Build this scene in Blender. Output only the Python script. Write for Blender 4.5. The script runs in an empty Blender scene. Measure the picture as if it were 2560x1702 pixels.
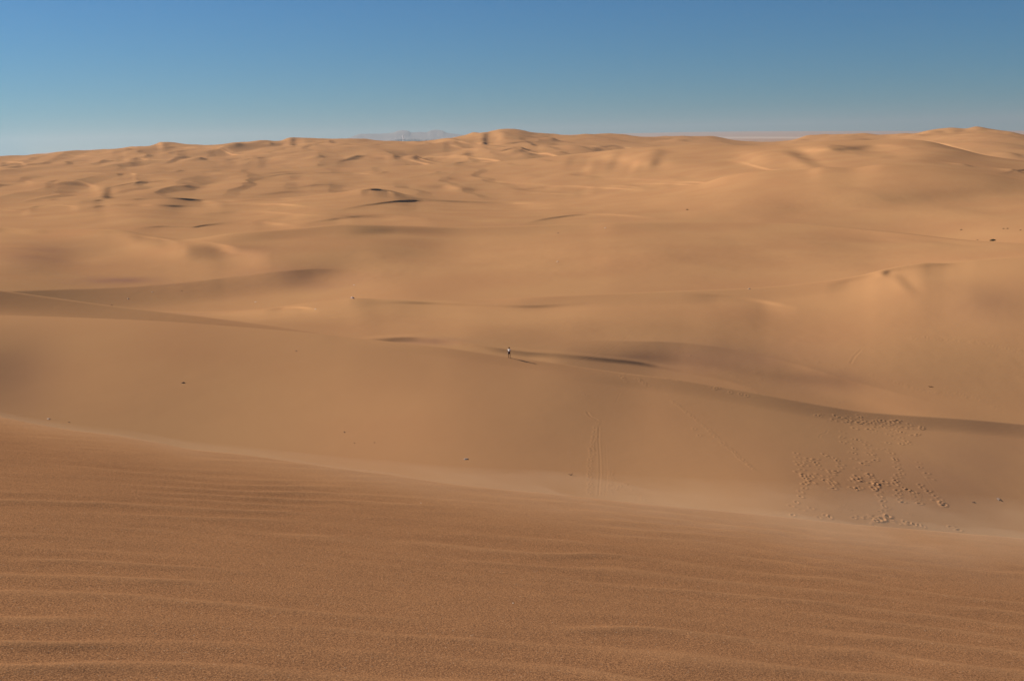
import bpy, bmesh, math, random
import numpy as np
from mathutils import Vector, Matrix, noise as mnoise

random.seed(11)
R = math.radians
C = bpy.context.scene.collection
scene = bpy.context.scene

# ------------------------------------------------------------ camera, sky, sun, exposure
CZ = 60.0                      # eye height above the inland plain
F = 2875.0                     # focal length in photo pixels (2560 wide)
PITCH, ROLL = R(9.65), R(1.2)
fwd = np.array([0, math.cos(PITCH), -math.sin(PITCH)])
up0 = np.array([0, math.sin(PITCH), math.cos(PITCH)])
rt0 = np.array([1.0, 0, 0])
rt = math.cos(ROLL) * rt0 - math.sin(ROLL) * up0
up = math.sin(ROLL) * rt0 + math.cos(ROLL) * up0
cam = bpy.data.objects.new("camera", bpy.data.cameras.new("camera"))
C.objects.link(cam)
cam.data.sensor_width = 36.0
cam.data.lens = 36.0 * F / 2560.0
cam.data.clip_start = 0.1
cam.data.clip_end = 200000.0
m = Matrix(((rt[0], up[0], -fwd[0], 0), (rt[1], up[1], -fwd[1], 0), (rt[2], up[2], -fwd[2], CZ), (0, 0, 0, 1)))
cam.matrix_world = m
scene.camera = cam

SUN_EL, SUN_AZ = R(28), R(-66)          # azimuth from the view direction, negative = left
world = bpy.data.worlds.new("World")
scene.world = world
world.use_nodes = True
nt = world.node_tree
sky = nt.nodes.new("ShaderNodeTexSky")
sky.sky_type = 'NISHITA'
sky.sun_disc = False
sky.sun_elevation = SUN_EL
sky.sun_rotation = SUN_AZ
sky.altitude = 0
sky.air_density = 1.0
sky.dust_density = 0.0
sky.ozone_density = 6.0
bg = nt.nodes["Background"]
bg.inputs[1].default_value = 0.05
wb = nt.nodes.new("ShaderNodeMix"); wb.data_type = 'RGBA'; wb.blend_type = 'MULTIPLY'      # white balance of the dry blue sky
wb.inputs[0].default_value = 1.0; wb.inputs[7].default_value = (0.268, 0.605, 0.845, 1)
nt.links.new(sky.outputs[0], wb.inputs[6]); nt.links.new(wb.outputs[2], bg.inputs[0])
sun = bpy.data.objects.new("sun", bpy.data.lights.new("sun", 'SUN'))
C.objects.link(sun)
sd = Vector((math.sin(SUN_AZ) * math.cos(SUN_EL), math.cos(SUN_AZ) * math.cos(SUN_EL), math.sin(SUN_EL)))
sun.rotation_euler = sd.to_track_quat('Z', 'Y').to_euler()
sun.location = (-40, 0, CZ + 40)
sun.data.energy = 4.6
sun.data.angle = R(0.53)
sun.data.color = (1.0, 0.90, 0.76)
scene.view_settings.view_transform = 'Standard'
scene.view_settings.look = 'None'
scene.view_settings.gamma = 1.0
scene.view_settings.exposure = 0.67
scene.cycles.max_bounces = 6
scene.cycles.volume_bounces = 1


# ------------------------------------------------------------ helpers
def ray(px, py):
    d = F * fwd + rt * (px - 1280.0) + up * (851.0 - py)
    h = math.hypot(d[0], d[1])
    return math.atan2(d[0], d[1]), -d[2] / h          # azimuth, tan(depression)


def erf(x):
    s = np.sign(x); a = np.abs(x)
    t = 1 / (1 + 0.3275911 * a)
    y = 1 - (((((1.061405429 * t - 1.453152027) * t) + 1.421413741) * t - 0.284496736) * t + 0.254829592) * t * np.exp(-a * a)
    return s * y


def _hash(ix, iy, seed):
    h = (ix.astype(np.int64) * 374761393 + iy.astype(np.int64) * 668265263 + seed * 974634777) & 0xFFFFFFFF
    h = ((h ^ (h >> 13)) * 1274126177) & 0xFFFFFFFF
    h = h ^ (h >> 16)
    return (h & 0xFFFFFF) / float(0xFFFFFF)


def vnoise(x, y, seed=0):
    ix = np.floor(x); iy = np.floor(y)
    fx = x - ix; fy = y - iy
    fx = fx * fx * fx * (fx * (fx * 6 - 15) + 10); fy = fy * fy * fy * (fy * (fy * 6 - 15) + 10)
    ix = ix.astype(np.int64); iy = iy.astype(np.int64)
    a = _hash(ix, iy, seed); b = _hash(ix + 1, iy, seed); c = _hash(ix, iy + 1, seed); d = _hash(ix + 1, iy + 1, seed)
    return ((a + (b - a) * fx) * (1 - fy) + (c + (d - c) * fx) * fy) * 2 - 1


def fbm(x, y, seed=0, oct=4, g=0.5):
    s = 0; a = 1.0
    for k in range(oct):
        s = s + a * vnoise(x * 2 ** k + 17.3 * k, y * 2 ** k - 9.1 * k, seed + k)
        a *= g
    return s


def pchip(xs, ys, x):
    xs = np.array(xs, float); ys = np.array(ys, float)
    o = np.argsort(xs); xs = xs[o]; ys = ys[o]
    h = np.diff(xs); dl = np.diff(ys) / h
    n = len(xs); dd = np.zeros(n)
    if n == 2:
        return np.interp(x, xs, ys)
    for k in range(1, n - 1):
        if dl[k - 1] * dl[k] > 0:
            w1 = 2 * h[k] + h[k - 1]; w2 = h[k] + 2 * h[k - 1]
            dd[k] = (w1 + w2) / (w1 / dl[k - 1] + w2 / dl[k])
    dd[0] = dl[0]; dd[-1] = dl[-1]
    xc = np.clip(x, xs[0], xs[-1])
    k = np.clip(np.searchsorted(xs, xc) - 1, 0, n - 2)
    t = (xc - xs[k]) / h[k]
    return ((2 * t ** 3 - 3 * t ** 2 + 1) * ys[k] + (t ** 3 - 2 * t ** 2 + t) * h[k] * dd[k]
            + (-2 * t ** 3 + 3 * t ** 2) * ys[k + 1] + (t ** 3 - t ** 2) * h[k] * dd[k + 1])


# ------------------------------------------------------------ dune field: crests as seen, each with its own distance
daz = R(0.045)
azf = np.arange(R(-29.5), R(29.5) + daz / 2, daz)
side = R(29.5) + np.cumsum(np.linspace(R(0.1), R(6), 40))
side = side[side < R(178)]
AZ = np.concatenate([-side[::-1], azf, side])
NC = len(AZ)
AZc = np.clip(AZ, R(-29), R(29))            # shapes continue unchanged beyond the sides
PXc = 1280 + F * np.tan(AZc) * 1.0          # rough photo column of each azimuth (used for slow profiles only)


def gsm(v, deg):
    """smooth a per-azimuth profile over some degrees"""
    n = 2400; g = np.linspace(R(-31), R(31), n); f = np.interp(g, AZ, v)
    sg = R(deg) / (g[1] - g[0]); k = np.arange(-int(3 * sg), int(3 * sg) + 1); w = np.exp(-0.5 * (k / sg) ** 2); w /= w.sum()
    f = np.convolve(np.pad(f, len(k) // 2, mode='reflect', reflect_type='odd'), w, 'valid')
    return np.interp(AZc, g, f)


def curve(pts, rs=None, rplane=None, soft=0.12):
    """crest from photo points; returns distance and tan(depression) per azimuth column"""
    a = [ray(*p) for p in pts]
    az = [q[0] for q in a]; td = [q[1] for q in a]
    gl_ = (td[1] - td[0]) / (az[1] - az[0]); gr_ = (td[-1] - td[-2]) / (az[-1] - az[-2])      # carry the line on past the frame
    az = [-0.54] + az + [0.54]; td = [td[0] + 0.8 * gl_ * (-0.54 - az[1])] + td + [td[-1] + 0.8 * gr_ * (0.54 - az[-2])]
    T = gsm(pchip(az, td, AZc), soft)
    if rplane:
        pa, pb, z0 = rplane                 # plane z = z0 + pa*x + pb*y
        r = -z0 / (T + pa * np.sin(AZc) + pb * np.cos(AZc))
    else:
        rs = ext(rs); ra = [ray(p[0], 700)[0] for p in rs]
        r = gsm(pchip(ra, [p[1] for p in rs], AZc), 3.0)
    return r, T


def ext(rs):
    """carry a distance table on past both sides of the frame"""
    rs = sorted(rs)
    if len(rs) < 2: return rs
    a_ = rs[0][1] - (rs[1][1] - rs[0][1]) / (rs[1][0] - rs[0][0]) * 300
    b_ = rs[-1][1] + (rs[-1][1] - rs[-2][1]) / (rs[-1][0] - rs[-2][0]) * 300
    return [(rs[0][0] - 330, a_)] + rs + [(rs[-1][0] + 330, b_)]


def prof(rs, sm=2.0):
    rs = ext(rs) if min(p[1] for p in rs) > 50 else rs
    return gsm(pchip([ray(p[0], 700)[0] for p in rs], [p[1] for p in rs], AZc), sm)


PLANE = (-0.10, -0.154, -1.8)
c1 = curve([(0, 1041), (91, 1060), (182, 1075), (310, 1091), (394, 1106), (474, 1122), (583, 1133), (729, 1153), (860, 1172),
            (959, 1184), (1105, 1206), (1251, 1222), (1379, 1234), (1524, 1250), (1700, 1268), (1919, 1288), (2174, 1314),
            (2374, 1330), (2560, 1346)], rplane=PLANE)
c2 = curve([(0, 789), (219, 795), (401, 803), (583, 816), (729, 828), (802, 835), (850, 841), (996, 856), (1105, 868), (1269, 892),
            (1360, 904), (1543, 930), (1700, 950), (1882, 981), (2065, 1014), (2156, 1028), (2247, 1036), (2393, 1045), (2560, 1060)],
           [(0, 222), (640, 205), (1272, 190), (1920, 189), (2560, 204)])
c2b = curve([(0, 726), (146, 746), (292, 766), (383, 777), (547, 797), (693, 817), (802, 835), (900, 855), (1105, 884), (1272, 910), (1543, 948),
             (1700, 970), (1882, 1000), (2065, 1032), (2250, 1056), (2560, 1082)],
            [(0, 268), (640, 246), (1272, 224), (1920, 222), (2560, 240)])
c4 = curve([(0, 760), (300, 775), (550, 781), (664, 771), (770, 757), (860, 748), (877, 746), (960, 748), (1105, 751), (1220, 750),
            (1306, 744), (1506, 735), (1710, 727), (1882, 720), (2028, 707), (2156, 687), (2203, 675), (2265, 663), (2320, 657),
            (2360, 658), (2451, 650), (2560, 643)],
           [(0, 355), (877, 345), (1400, 352), (2200, 370), (2560, 375)])
c5 = curve([(0, 568), (109, 573), (292, 574), (380, 588), (467, 598), (583, 583), (729, 572), (860, 561), (996, 564), (1178, 567),
            (1330, 563), (1470, 559), (1543, 555), (1710, 555), (1992, 559), (2210, 577), (2429, 601), (2500, 606), (2560, 609)],
           [(0, 740), (480, 600), (860, 640), (1500, 680), (2200, 640), (2560, 560)])
c6 = curve([(0, 512), (200, 500), (400, 494), (560, 500), (700, 495), (850, 481), (900, 473), (923, 470), (970, 475), (1032, 490),
            (1142, 500), (1287, 503), (1451, 495), (1543, 484), (1640, 476), (1744, 461), (1827, 438), (1900, 428), (2017, 424),
            (2057, 418), (2130, 420), (2210, 411), (2320, 416), (2450, 432), (2560, 451)],
           [(0, 1200), (900, 1250), (1500, 1250), (1850, 1050), (2560, 950)])
c7 = curve([(0, 440), (200, 432), (500, 424), (800, 421), (1000, 415), (1200, 408), (1300, 400), (1450, 384), (1600, 369), (1700, 364),
            (1919, 364), (2065, 353), (2247, 349), (2301, 351), (2393, 371), (2466, 389), (2560, 402)],
           [(0, 2000), (1300, 2100), (1700, 1900), (2560, 1600)])
c8 = curve([(0, 395), (55, 394), (91, 386), (182, 382), (273, 377), (303, 374), (328, 369), (379, 368), (397, 358), (474, 363),
            (547, 369), (583, 360), (638, 359), (693, 357), (708, 353), (724, 346), (760, 347), (820, 349), (850, 347), (905, 347), (941, 352),
            (996, 355), (1069, 356), (1105, 351), (1153, 342), (1172, 336), (1185, 330), (1207, 334), (1233, 326), (1266, 321), (1306, 326), (1360, 341),
            (1386, 340), (1419, 346), (1470, 339), (1513, 334), (1561, 338), (1616, 346), (1659, 344), (1710, 343), (1773, 342),
            (1809, 348), (1864, 355), (1937, 357), (1992, 346), (2028, 338), (2101, 338), (2156, 335), (2200, 338), (2247, 333),
            (2283, 336), (2320, 326), (2374, 321), (2411, 323), (2444, 316), (2484, 322), (2520, 327), (2560, 340)],
           [(0, 3600), (1266, 3400), (1900, 3600), (2560, 3000)])

DET = []                                    # small crest shapes live near their crest only, not on the whole slope
for cv, dg, wfrac in ((c2, 1.2, .04), (c4, 1.6, .05), (c5, 1.8, .05), (c6, 1.6, .07), (c7, 2.0, .06), (c8, 1.2, .035)):
    lo = gsm(cv[1], dg)
    DET.append((cv[0], -(cv[1] - lo) * cv[0], wfrac))
c2 = (c2[0], gsm(c2[1], 1.2)); c4 = (c4[0], gsm(c4[1], 1.6)); c5 = (c5[0], gsm(c5[1], 1.8)); c6 = (c6[0], gsm(c6[1], 1.6)); c7 = (c7[0], gsm(c7[1], 2.0)); c8 = (c8[0], gsm(c8[1], 1.2))
CUR = [c1, c2, c2b, c4, c5, c6, c7, c8]
SID = [0, 1, 1.5, 2, 3, 4, 5, 6, 7]
# visible start of the next surface behind each crest: distance, and how deep it sinks below the line of sight
VAL = [
    (prof([(0, 146), (640, 138), (1280, 128), (1920, 128), (2560, 142)]), prof([(0, 1.5), (2560, 1.5)])),
    (prof([(0, 240), (640, 226), (1272, 207), (1920, 205), (2560, 222)]), prof([(0, .8), (800, .6), (1272, .5), (2560, 1.0)])),
    (prof([(0, 290), (800, 258), (1272, 236), (1920, 238), (2560, 256)]), prof([(0, 1.8), (500, 1.2), (760, .4), (1272, .4), (1600, 1.0), (2000, 1.6), (2300, .6), (2560, 1.2)])),
    (prof([(0, 372), (877, 370), (1400, 374), (2200, 405), (2560, 405)]), prof([(0, .9), (330, .7), (450, .1), (600, .05), (877, .8), (1200, .1), (1400, .3), (1700, .8), (2200, 3), (2560, 2)])),
    (prof([(0, 800), (480, 655), (860, 690), (1500, 730), (2200, 700), (2560, 610)]), prof([(0, 2), (380, 2), (470, 3), (860, .8), (1178, .3), (1500, 1.2), (1900, 3), (2300, 3), (2560, 2)])),
    (prof([(0, 1260), (900, 1400), (1500, 1330), (1850, 1200), (2560, 1050)]), prof([(0, .1), (700, .3), (905, 5), (1000, 3), (1142, 1), (1450, 1), (1800, 6), (2100, 6), (2560, 4)])),
    (prof([(0, 2070), (1300, 2200), (1700, 2300), (2560, 1900)]), prof([(0, .1), (1300, .5), (1600, 12), (2000, 20), (2300, 32), (2560, 24)])),
]
ZPL = prof([(0, -95), (110, -84), (300, -66), (700, -60), (2560, -60)])     # inland gravel plain (and sea floor at the far left)
VIS = [400, 420, 90, 250, 170, 150, 110, 90]          # rows on what is seen, hidden rows behind crests
HID = [40, 22, 22, 22, 22, 20, 20]

Rr, Zr, SEC, TT, PRV = [], [], [], [], []


def herm(z0, z1, m0, m1, h, t):
    return (2 * t ** 3 - 3 * t ** 2 + 1) * z0 + (t ** 3 - 2 * t ** 2 + t) * h * m0 + (-2 * t ** 3 + 3 * t ** 2) * z1 + (t ** 3 - t ** 2) * h * m1


def add_rows(r0, z0, m0, r1, z1, m1, n, sec, hidden, inv=True, prv=-1):
    ts = np.linspace(0, 1, n, endpoint=False)
    for s in ts:
        r = 1.0 / ((1 - s) / r0 + s / r1) if inv else r0 + (r1 - r0) * s
        t = (r - r0) / (r1 - r0)
        Rr.append(r); Zr.append(herm(z0, z1, m0, m1, r1 - r0, t)); SEC.append((sec, hidden)); TT.append(s); PRV.append(prv)


pr = np.full(NC, 0.25)
pa, pb, z0 = PLANE
dirp = pa * np.sin(AZ) + pb * np.cos(AZ)
cr, cT = c1
cz = -cr * cT
pm = np.full(NC, 3.6)
add_rows(pr, z0 + dirp * pr, dirp, pm, z0 + dirp * pm, dirp, 24, 0, 0, inv=False)
add_rows(pm, z0 + dirp * pm, dirp, cr, cz, dirp, VIS[0], 0, 0)
prev_r, prev_z = cr, cz
for i in range(len(CUR) - 1):
    runT = np.minimum(runT, CUR[i][1]) if i else CUR[0][1]          # what stands highest so far hides what follows
    pT = gsm(runT, 2.2)
    vr, hd = VAL[i]
    vz = -vr * pT - hd
    nr, nT = CUR[i + 1]
    nz = -nr * nT
    sec_b = (nz - vz) / (nr - vr)
    sv = 0.55 * sec_b if i else 0.3 * sec_b
    drop = (vz - prev_z) / (vr - prev_r)
    m0 = np.minimum(drop * 1.5, drop - 0.02) if i == 0 else drop - 0.35 * np.clip(hd * 8 / (vr - prev_r), 0, 1) * 0.5
    add_rows(prev_r, prev_z, m0, vr, vz, sv * 0.6, HID[i], SID[i + 1], 1, inv=(i == 0), prv=SID[i])
    sn = 0.7 * sec_b
    add_rows(vr, vz, sv, nr, nz, sn, VIS[i + 1], SID[i + 1], 0)
    prev_r, prev_z = nr, nz
# beyond the skyline dunes: gravel plain rising gently inland
b1 = np.full(NC, 6200.0)
add_rows(prev_r, prev_z, np.full(NC, -0.10), b1, ZPL, np.zeros(NC), 30, 7, 1, inv=False, prv=6)
chp = [(0, 392), (60, 391), (90, 384), (300, 372), (900, 356), (1000, 349), (1200, 345), (1300, 341), (1400, 337), (1710, 331), (2560, 327)]
ch = curve(chp, [(0, 60000), (2560, 60000)])
zend = -ch[0] * ch[1]
zend = np.where(AZ < ray(75, 390)[0], -100.0, zend)
q = [8000, 10000, 13000, 17000, 22000, 28000, 35000, 43000, 51000, 60000]
rr0, zz0 = b1, ZPL
for k, rq in enumerate(q):
    u = (rq - 6200) / 53800.0
    rr1 = np.full(NC, float(rq))
    zz1 = ZPL + (zend - ZPL) * (0.15 * u + 0.85 * u ** 3)
    add_rows(rr0, zz0, (zz1 - zz0) / (rr1 - rr0), rr1, zz1, (zz1 - zz0) / (rr1 - rr0), 4, 8, 0)
    rr0, zz0 = rr1, zz1
Rr.append(rr0); Zr.append(zz0); SEC.append((8, 0)); TT.append(1); PRV.append(-1)

RR = np.array(Rr); ZZ = np.array(Zr)             # rows x columns, z relative to the eye
for rc_, dz_, wf_ in DET:
    q = (RR - rc_) / (wf_ * rc_)
    ZZ += np.where(np.abs(q) < 4, dz_ * np.exp(-np.abs(q) ** 1.7), 0)
SEC = np.array(SEC, float); TT = np.array(TT); PRV = np.array(PRV, float)
NR = len(RR)
# behind and far to the sides: relax foreground drop so the dune simply carries on
AA = np.broadcast_to(AZ, RR.shape)


def img(Rm, Zm, Am):
    x = Rm * np.sin(Am); y = Rm * np.cos(Am)
    f = x * fwd[0] + y * fwd[1] + Zm * fwd[2]
    f = np.where(f < 0.1, 0.1, f)
    return 1280 + F * (x * rt[0] + y * rt[1] + Zm * rt[2]) / f, 851 - F * (x * up[0] + y * up[1] + Zm * up[2]) / f


PX, PY = img(RR, ZZ, AA)
TD = -ZZ / RR
G = np.zeros_like(RR)


def secw(s):
    """1 on the visible rows of surface s, fading over the hidden rows each side"""
    w = np.zeros(NR)
    w[(SEC[:, 0] == s) & (SEC[:, 1] == 0)] = 1
    k = (SEC[:, 0] == s) & (SEC[:, 1] == 1)
    w[k] = 0.5 - 0.5 * np.cos(np.pi * TT[k])
    k = PRV == s
    w[k] = 0.5 + 0.5 * np.cos(np.pi * TT[k])
    return w[:, None]


def tilt(s, px, py, w, h, S, ang=0.0, L=2.5):
    """a gentle swell or hollow of surface s: ground rises (S>0) or falls (S<0) to the right around a place"""
    wt = sum(secw(k) for k in s) if isinstance(s, tuple) else secw(s)
    S = math.copysign(min(abs(S), 0.75 * h / w), S)        # thin swells stay low
    c_, s_ = math.cos(R(ang)), math.sin(R(ang))
    rows = np.where(wt[:, 0] > 0)[0]
    a, b = rows[0], rows[-1] + 1
    dx = PX[a:b] - px; dy = PY[a:b] - py
    u = dx * c_ + dy * s_; v = -dx * s_ + dy * c_
    td = np.clip(TD[a:b], 0.02, 1)
    v2 = v / h
    g = -S * w / (F * td) * 0.886 * (erf(u / w) - erf(u / (L * w))) * np.exp(-v2 * v2)
    G[a:b] += g * wt[a:b]


def line(s, pts, hs, K, Ls, taper=40, Kb=0.0, hb=10):
    """a crease of surface s: for hs photo pixels below the line the ground is steeper towards the viewer by 0.55*K"""
    wt = secw(s)
    rows = np.where((SEC[:, 0] == s) & (SEC[:, 1] == 0))[0]; a, b = rows[0], rows[-1] + 2
    xs = np.array([p[0] for p in pts], float)
    mid_ = PX[(a + b) // 2]; cs = np.where((mid_ > xs[0] - 60) & (mid_ < xs[-1] + 60) & (np.abs(AZ) < R(40)))[0]
    cl = slice(cs[0], cs[-1] + 1)
    px = PX[a:b, cl]; dv = PY[a:b, cl] - pchip(xs, [p[1] for p in pts], px)
    dl = np.clip(np.diff(np.log(RR[a:b, cl]) + G[a:b, cl], axis=0), 1e-7, None)
    dtd = np.clip(-np.diff(TD[a:b, cl], axis=0), 1e-9, None)
    base = dtd / dl                                        # sight-line steepness plus ground slope, as it is
    rmp = max(2.0, min(4.0, hs * .4)); inv_ = 0
    for k_ in range(8):                                    # several samples inside each row step keep the crease even
        d_ = dv[:-1] + (dv[1:] - dv[:-1]) * (k_ + .5) / 8
        q_ = np.clip(d_ / hs, 0, 1)
        add = 0.55 * K * smooth(d_ / rmp) * (1 - q_ * q_ * q_)
        if Kb:
            add = add - 0.3 * Kb * smooth(-d_ / rmp) * smooth(1 + d_ / hb)
        inv_ = inv_ + 1 / np.maximum(base + add, 0.6 * base) / 8
    w_ = dl - dtd * inv_
    f = np.zeros(dv.shape); f[:-1] = np.cumsum(w_[::-1], axis=0)[::-1]
    f = f * np.exp(-(np.clip(dv - hs, 0, None) / Ls) ** 2)
    win = smooth((px - xs[0]) / taper) * smooth((xs[-1] - px) / taper)
    F_ = f * win
    G[a:b, cl] += F_
    k0_ = a - 1
    while k0_ >= 0 and wt[k0_, 0] > 0:                     # ease out over the hidden ground in front
        G[k0_, cl] += F_[0] * wt[k0_, 0]; k0_ -= 1


def smooth(x_):
    x_ = np.clip(x_, 0, 1); return x_ * x_ * (3 - 2 * x_)


# surface 1: the broad slope below the walker's ridge
tilt(1, -60, 930, 170, 110, -.16)
tilt(1, 900, 1030, 420, 170, .06)
tilt(1, 2480, 1200, 360, 190, -.07)
line(1, [(1300, 896), (1450, 917), (1543, 930), (1700, 950), (1882, 981), (2065, 1014), (2156, 1028), (2247, 1036), (2393, 1045), (2560, 1060), (2700, 1075), (2900, 1095)], 38, .36, 110, 330)
line(1, [(850, 841), (996, 856), (1105, 868), (1269, 892), (1360, 904), (1543, 930)], 26, .25, 90, 250)
# surface 2: between the walker's ridge and the long ridge with the little peak
line(1.5, [(-300, 700), (0, 726), (146, 746), (292, 766), (383, 777), (547, 797), (693, 817), (802, 835), (900, 855), (1100, 884)], 62, .42, 90, 200)
line(2, [(880, 850), (960, 844), (1030, 842), (1090, 846), (1160, 855), (1250, 870), (1330, 880), (1430, 888)], 15, .62, 26, 110, .3, 9)
line(2, [(1300, 876), (1400, 884), (1500, 893), (1600, 903), (1700, 922), (1830, 950), (1900, 968)], 13, .30, 24, 160, .3, 8)
line(2, [(1540, 893), (1640, 912), (1760, 936), (1900, 972)], 9, .35, 20, 120, .25, 6)
line(2, [(1380, 848), (1640, 852), (1780, 864), (1950, 898), (2100, 942), (2300, 995), (2450, 1030)], 60, .40, 90, 330)
tilt(2, 1850, 910, 280, 70, -.08, 12)
line(2, [(880, 752), (960, 750), (1150, 757), (1300, 762), (1440, 757), (1540, 748)], 10, .75, 30, 200)
line(2, [(1700, 727), (1830, 737), (1930, 752), (2000, 764)], 11, .6, 30, 100)
line(2, [(1150, 750), (1306, 744), (1506, 735), (1710, 727), (1882, 720), (2028, 707), (2156, 687), (2265, 664), (2400, 655), (2560, 644)], 36, .22, 110, 260)
line(2, [(2060, 705), (2156, 687), (2203, 675), (2265, 663), (2320, 657), (2390, 662)], 14, .45, 30, 70)
tilt(2, 2050, 950, 150, 22, -.08, 10)
tilt(2, 2460, 740, 120, 50, -.05, 10)
tilt(2, 2262, 708, 12, 34, -.16, -52)
tilt(2, 2215, 684, 12, 8, -.16, 0)
tilt(2, 925, 785, 26, 40, -.14, -55)
tilt(2, 620, 792, 60, 14, .10)
tilt(2, 1220, 800, 200, 36, .08)
tilt(2, 1850, 800, 260, 50, -.05)
line(2, [(660, 770), (740, 765), (800, 769)], 6, .5, 12, 50)
# surface 3
line(3, [(-300, 740), (36, 727), (328, 715), (474, 704), (620, 687), (729, 674), (800, 669), (1050, 684)], 60, .17, 90, 320)
tilt(3, 775, 692, 95, 38, -.16)
tilt(3, 400, 622, 130, 34, .19)
tilt(3, 540, 650, 120, 34, .14, 0)
tilt(3, 130, 645, 90, 40, -.20)
line(3, [(460, 598), (520, 604), (600, 616), (680, 618)], 22, .62, 30, 110)
line(3, [(310, 583), (380, 592), (450, 601)], 5, .6, 12, 50)
line(3, [(-400, 566), (0, 568), (109, 573), (292, 573), (420, 578)], 16, .60, 40, 150)
tilt(3, 920, 582, 60, 12, -.09, 0)
line(3, [(440, 597), (583, 584), (729, 573), (860, 562), (1178, 568), (1470, 560), (1710, 556), (1992, 560), (2210, 578), (2429, 602)], 26, .16, 120, 260)
line(3, [(800, 566), (900, 570), (1100, 570), (1300, 568)], 16, .05, 40, 200)
tilt(3, 1350, 640, 260, 50, .05)
tilt(3, 1850, 620, 220, 46, -.06)
tilt(3, 980, 640, 160, 44, -.05)
tilt(3, 2180, 650, 200, 40, -.04)
line(3, [(1500, 556), (1710, 556), (1800, 557), (1992, 559), (2210, 577), (2429, 601), (2600, 612)], 14, .12, 40, 250)
# surface 4
line(4, [(330, 569), (420, 565), (480, 566), (520, 560), (600, 556)], 6, 0.27, 14, 80)
line(4, [(480, 562), (560, 554), (640, 552), (760, 562)], 9, 0.21, 16, 90)
tilt(4, 650, 535, 80, 24, .18)
tilt(4, 250, 535, 100, 26, .16)
tilt(4, 410, 525, 60, 20, -.16)
tilt(4, 100, 548, 80, 12, .06)
tilt(4, 950, 486, 40, 16, -.08)
line(4, [(940, 476), (980, 479), (1032, 491), (1142, 501), (1287, 504), (1400, 502)], 8, 0.45, 18, 120)
tilt(4, 2300, 500, 200, 30, -.06)
tilt(4, 1900, 510, 200, 25, -.04)
line(4, [(900, 473), (915, 472), (940, 472), (972, 477), (990, 481)], 5, .92, 12, 24)
# more of surface 4
line(4, [(-60, 525), (0, 524), (50, 526), (80, 522)], 4, 0.39, 12, 30)
line(4, [(70, 520), (95, 515), (130, 514), (200, 516)], 4, 0.33, 12, 30)
line(4, [(190, 503), (222, 498), (330, 496), (420, 490), (500, 497), (560, 500)], 9, 0.39, 18, 60)
tilt(4, 245, 512, 14, 10, -.2)
tilt(4, 450, 506, 40, 14, -.10)
line(4, [(520, 499), (590, 501), (665, 497), (760, 494)], 4, 0.25, 12, 60)
# surface 5
line(5, [(110, 458), (150, 455), (190, 456), (235, 460), (250, 463)], 7, 0.30, 16, 30)
line(5, [(-60, 453), (0, 452), (60, 452), (90, 455)], 4, 0.39, 12, 30)
line(5, [(290, 434), (320, 434), (350, 439)], 3, 0.27, 8, 20)
line(5, [(640, 441), (700, 437), (780, 432), (880, 430), (960, 436)], 4, 0.33, 12, 60)
line(5, [(800, 468), (880, 468), (960, 468)], 3, 0.20, 12, 60)
tilt(5, 268, 486, 12, 14, -.3, -20)
tilt(5, 240, 470, 40, 10, .06)
line(5, [(1280, 474), (1340, 468), (1420, 463), (1500, 467), (1600, 474)], 4, 0.42, 12, 60)
line(5, [(1180, 480), (1300, 484), (1420, 484), (1540, 478)], 4, 0.29, 14, 80)
tilt(5, 1130, 474, 24, 6, .2)
line(5, [(1080, 440), (1150, 444), (1250, 452), (1380, 462), (1500, 468), (1650, 473)], 6, 0.12, 20, 120)
for q_ in ((1470, 418, .07, 11, 26), (1535, 403, -.08, 13, 30), (1585, 416, .06, 9, 22), (1640, 398, -.07, 16, 26), (1425, 405, -.05, 12, 20)):
    tilt(5, q_[0], q_[1], q_[3], q_[4], q_[2], 40)
line(5, [(1780, 392), (1850, 400), (1930, 420), (1990, 427)], 8, 0.10, 20, 80)
tilt(6, 2150, 362, 50, 14, -.12, 0)
tilt(5, 2130, 372, 60, 10, -.10, 0)
line(6, [(840, 405), (900, 404), (1000, 405), (1080, 412), (1150, 420)], 3, 0.45, 10, 50)
line(6, [(980, 399), (1040, 392), (1090, 393), (1200, 398), (1290, 407)], 4, 0.39, 10, 50)
line(6, [(1140, 364), (1210, 361), (1290, 361), (1380, 366), (1440, 370)], 5, 0.39, 12, 60)
line(6, [(1230, 388), (1290, 382), (1340, 386), (1400, 392), (1450, 392)], 4, 0.39, 10, 40)
line(6, [(1480, 372), (1540, 368), (1600, 371)], 5, 0.39, 10, 40)
line(6, [(0, 406), (30, 408), (70, 410)], 4, 0.45, 10, 20)
line(6, [(550, 398), (650, 394), (760, 392), (860, 396)], 4, 0.39, 10, 60)
line(6, [(320, 399), (420, 403), (520, 402), (620, 406)], 4, 0.33, 10, 60)
line(6, [(400, 373), (440, 370), (500, 376), (600, 380)], 5, 0.33, 14, 40)
line(6, [(2240, 352), (2301, 353), (2393, 374), (2466, 392), (2560, 405)], 8, 0.13, 16, 60)
tilt(6, 1214, 348, 9, 16, -.22, 10)
tilt(6, 733, 356, 10, 9, -.22, 0)
tilt(6, 400, 366, 8, 8, .3, 0)
tilt(6, 1245, 340, 14, 12, .15, 0)
tilt(6, 1320, 345, 40, 14, -.08, 0)
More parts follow.
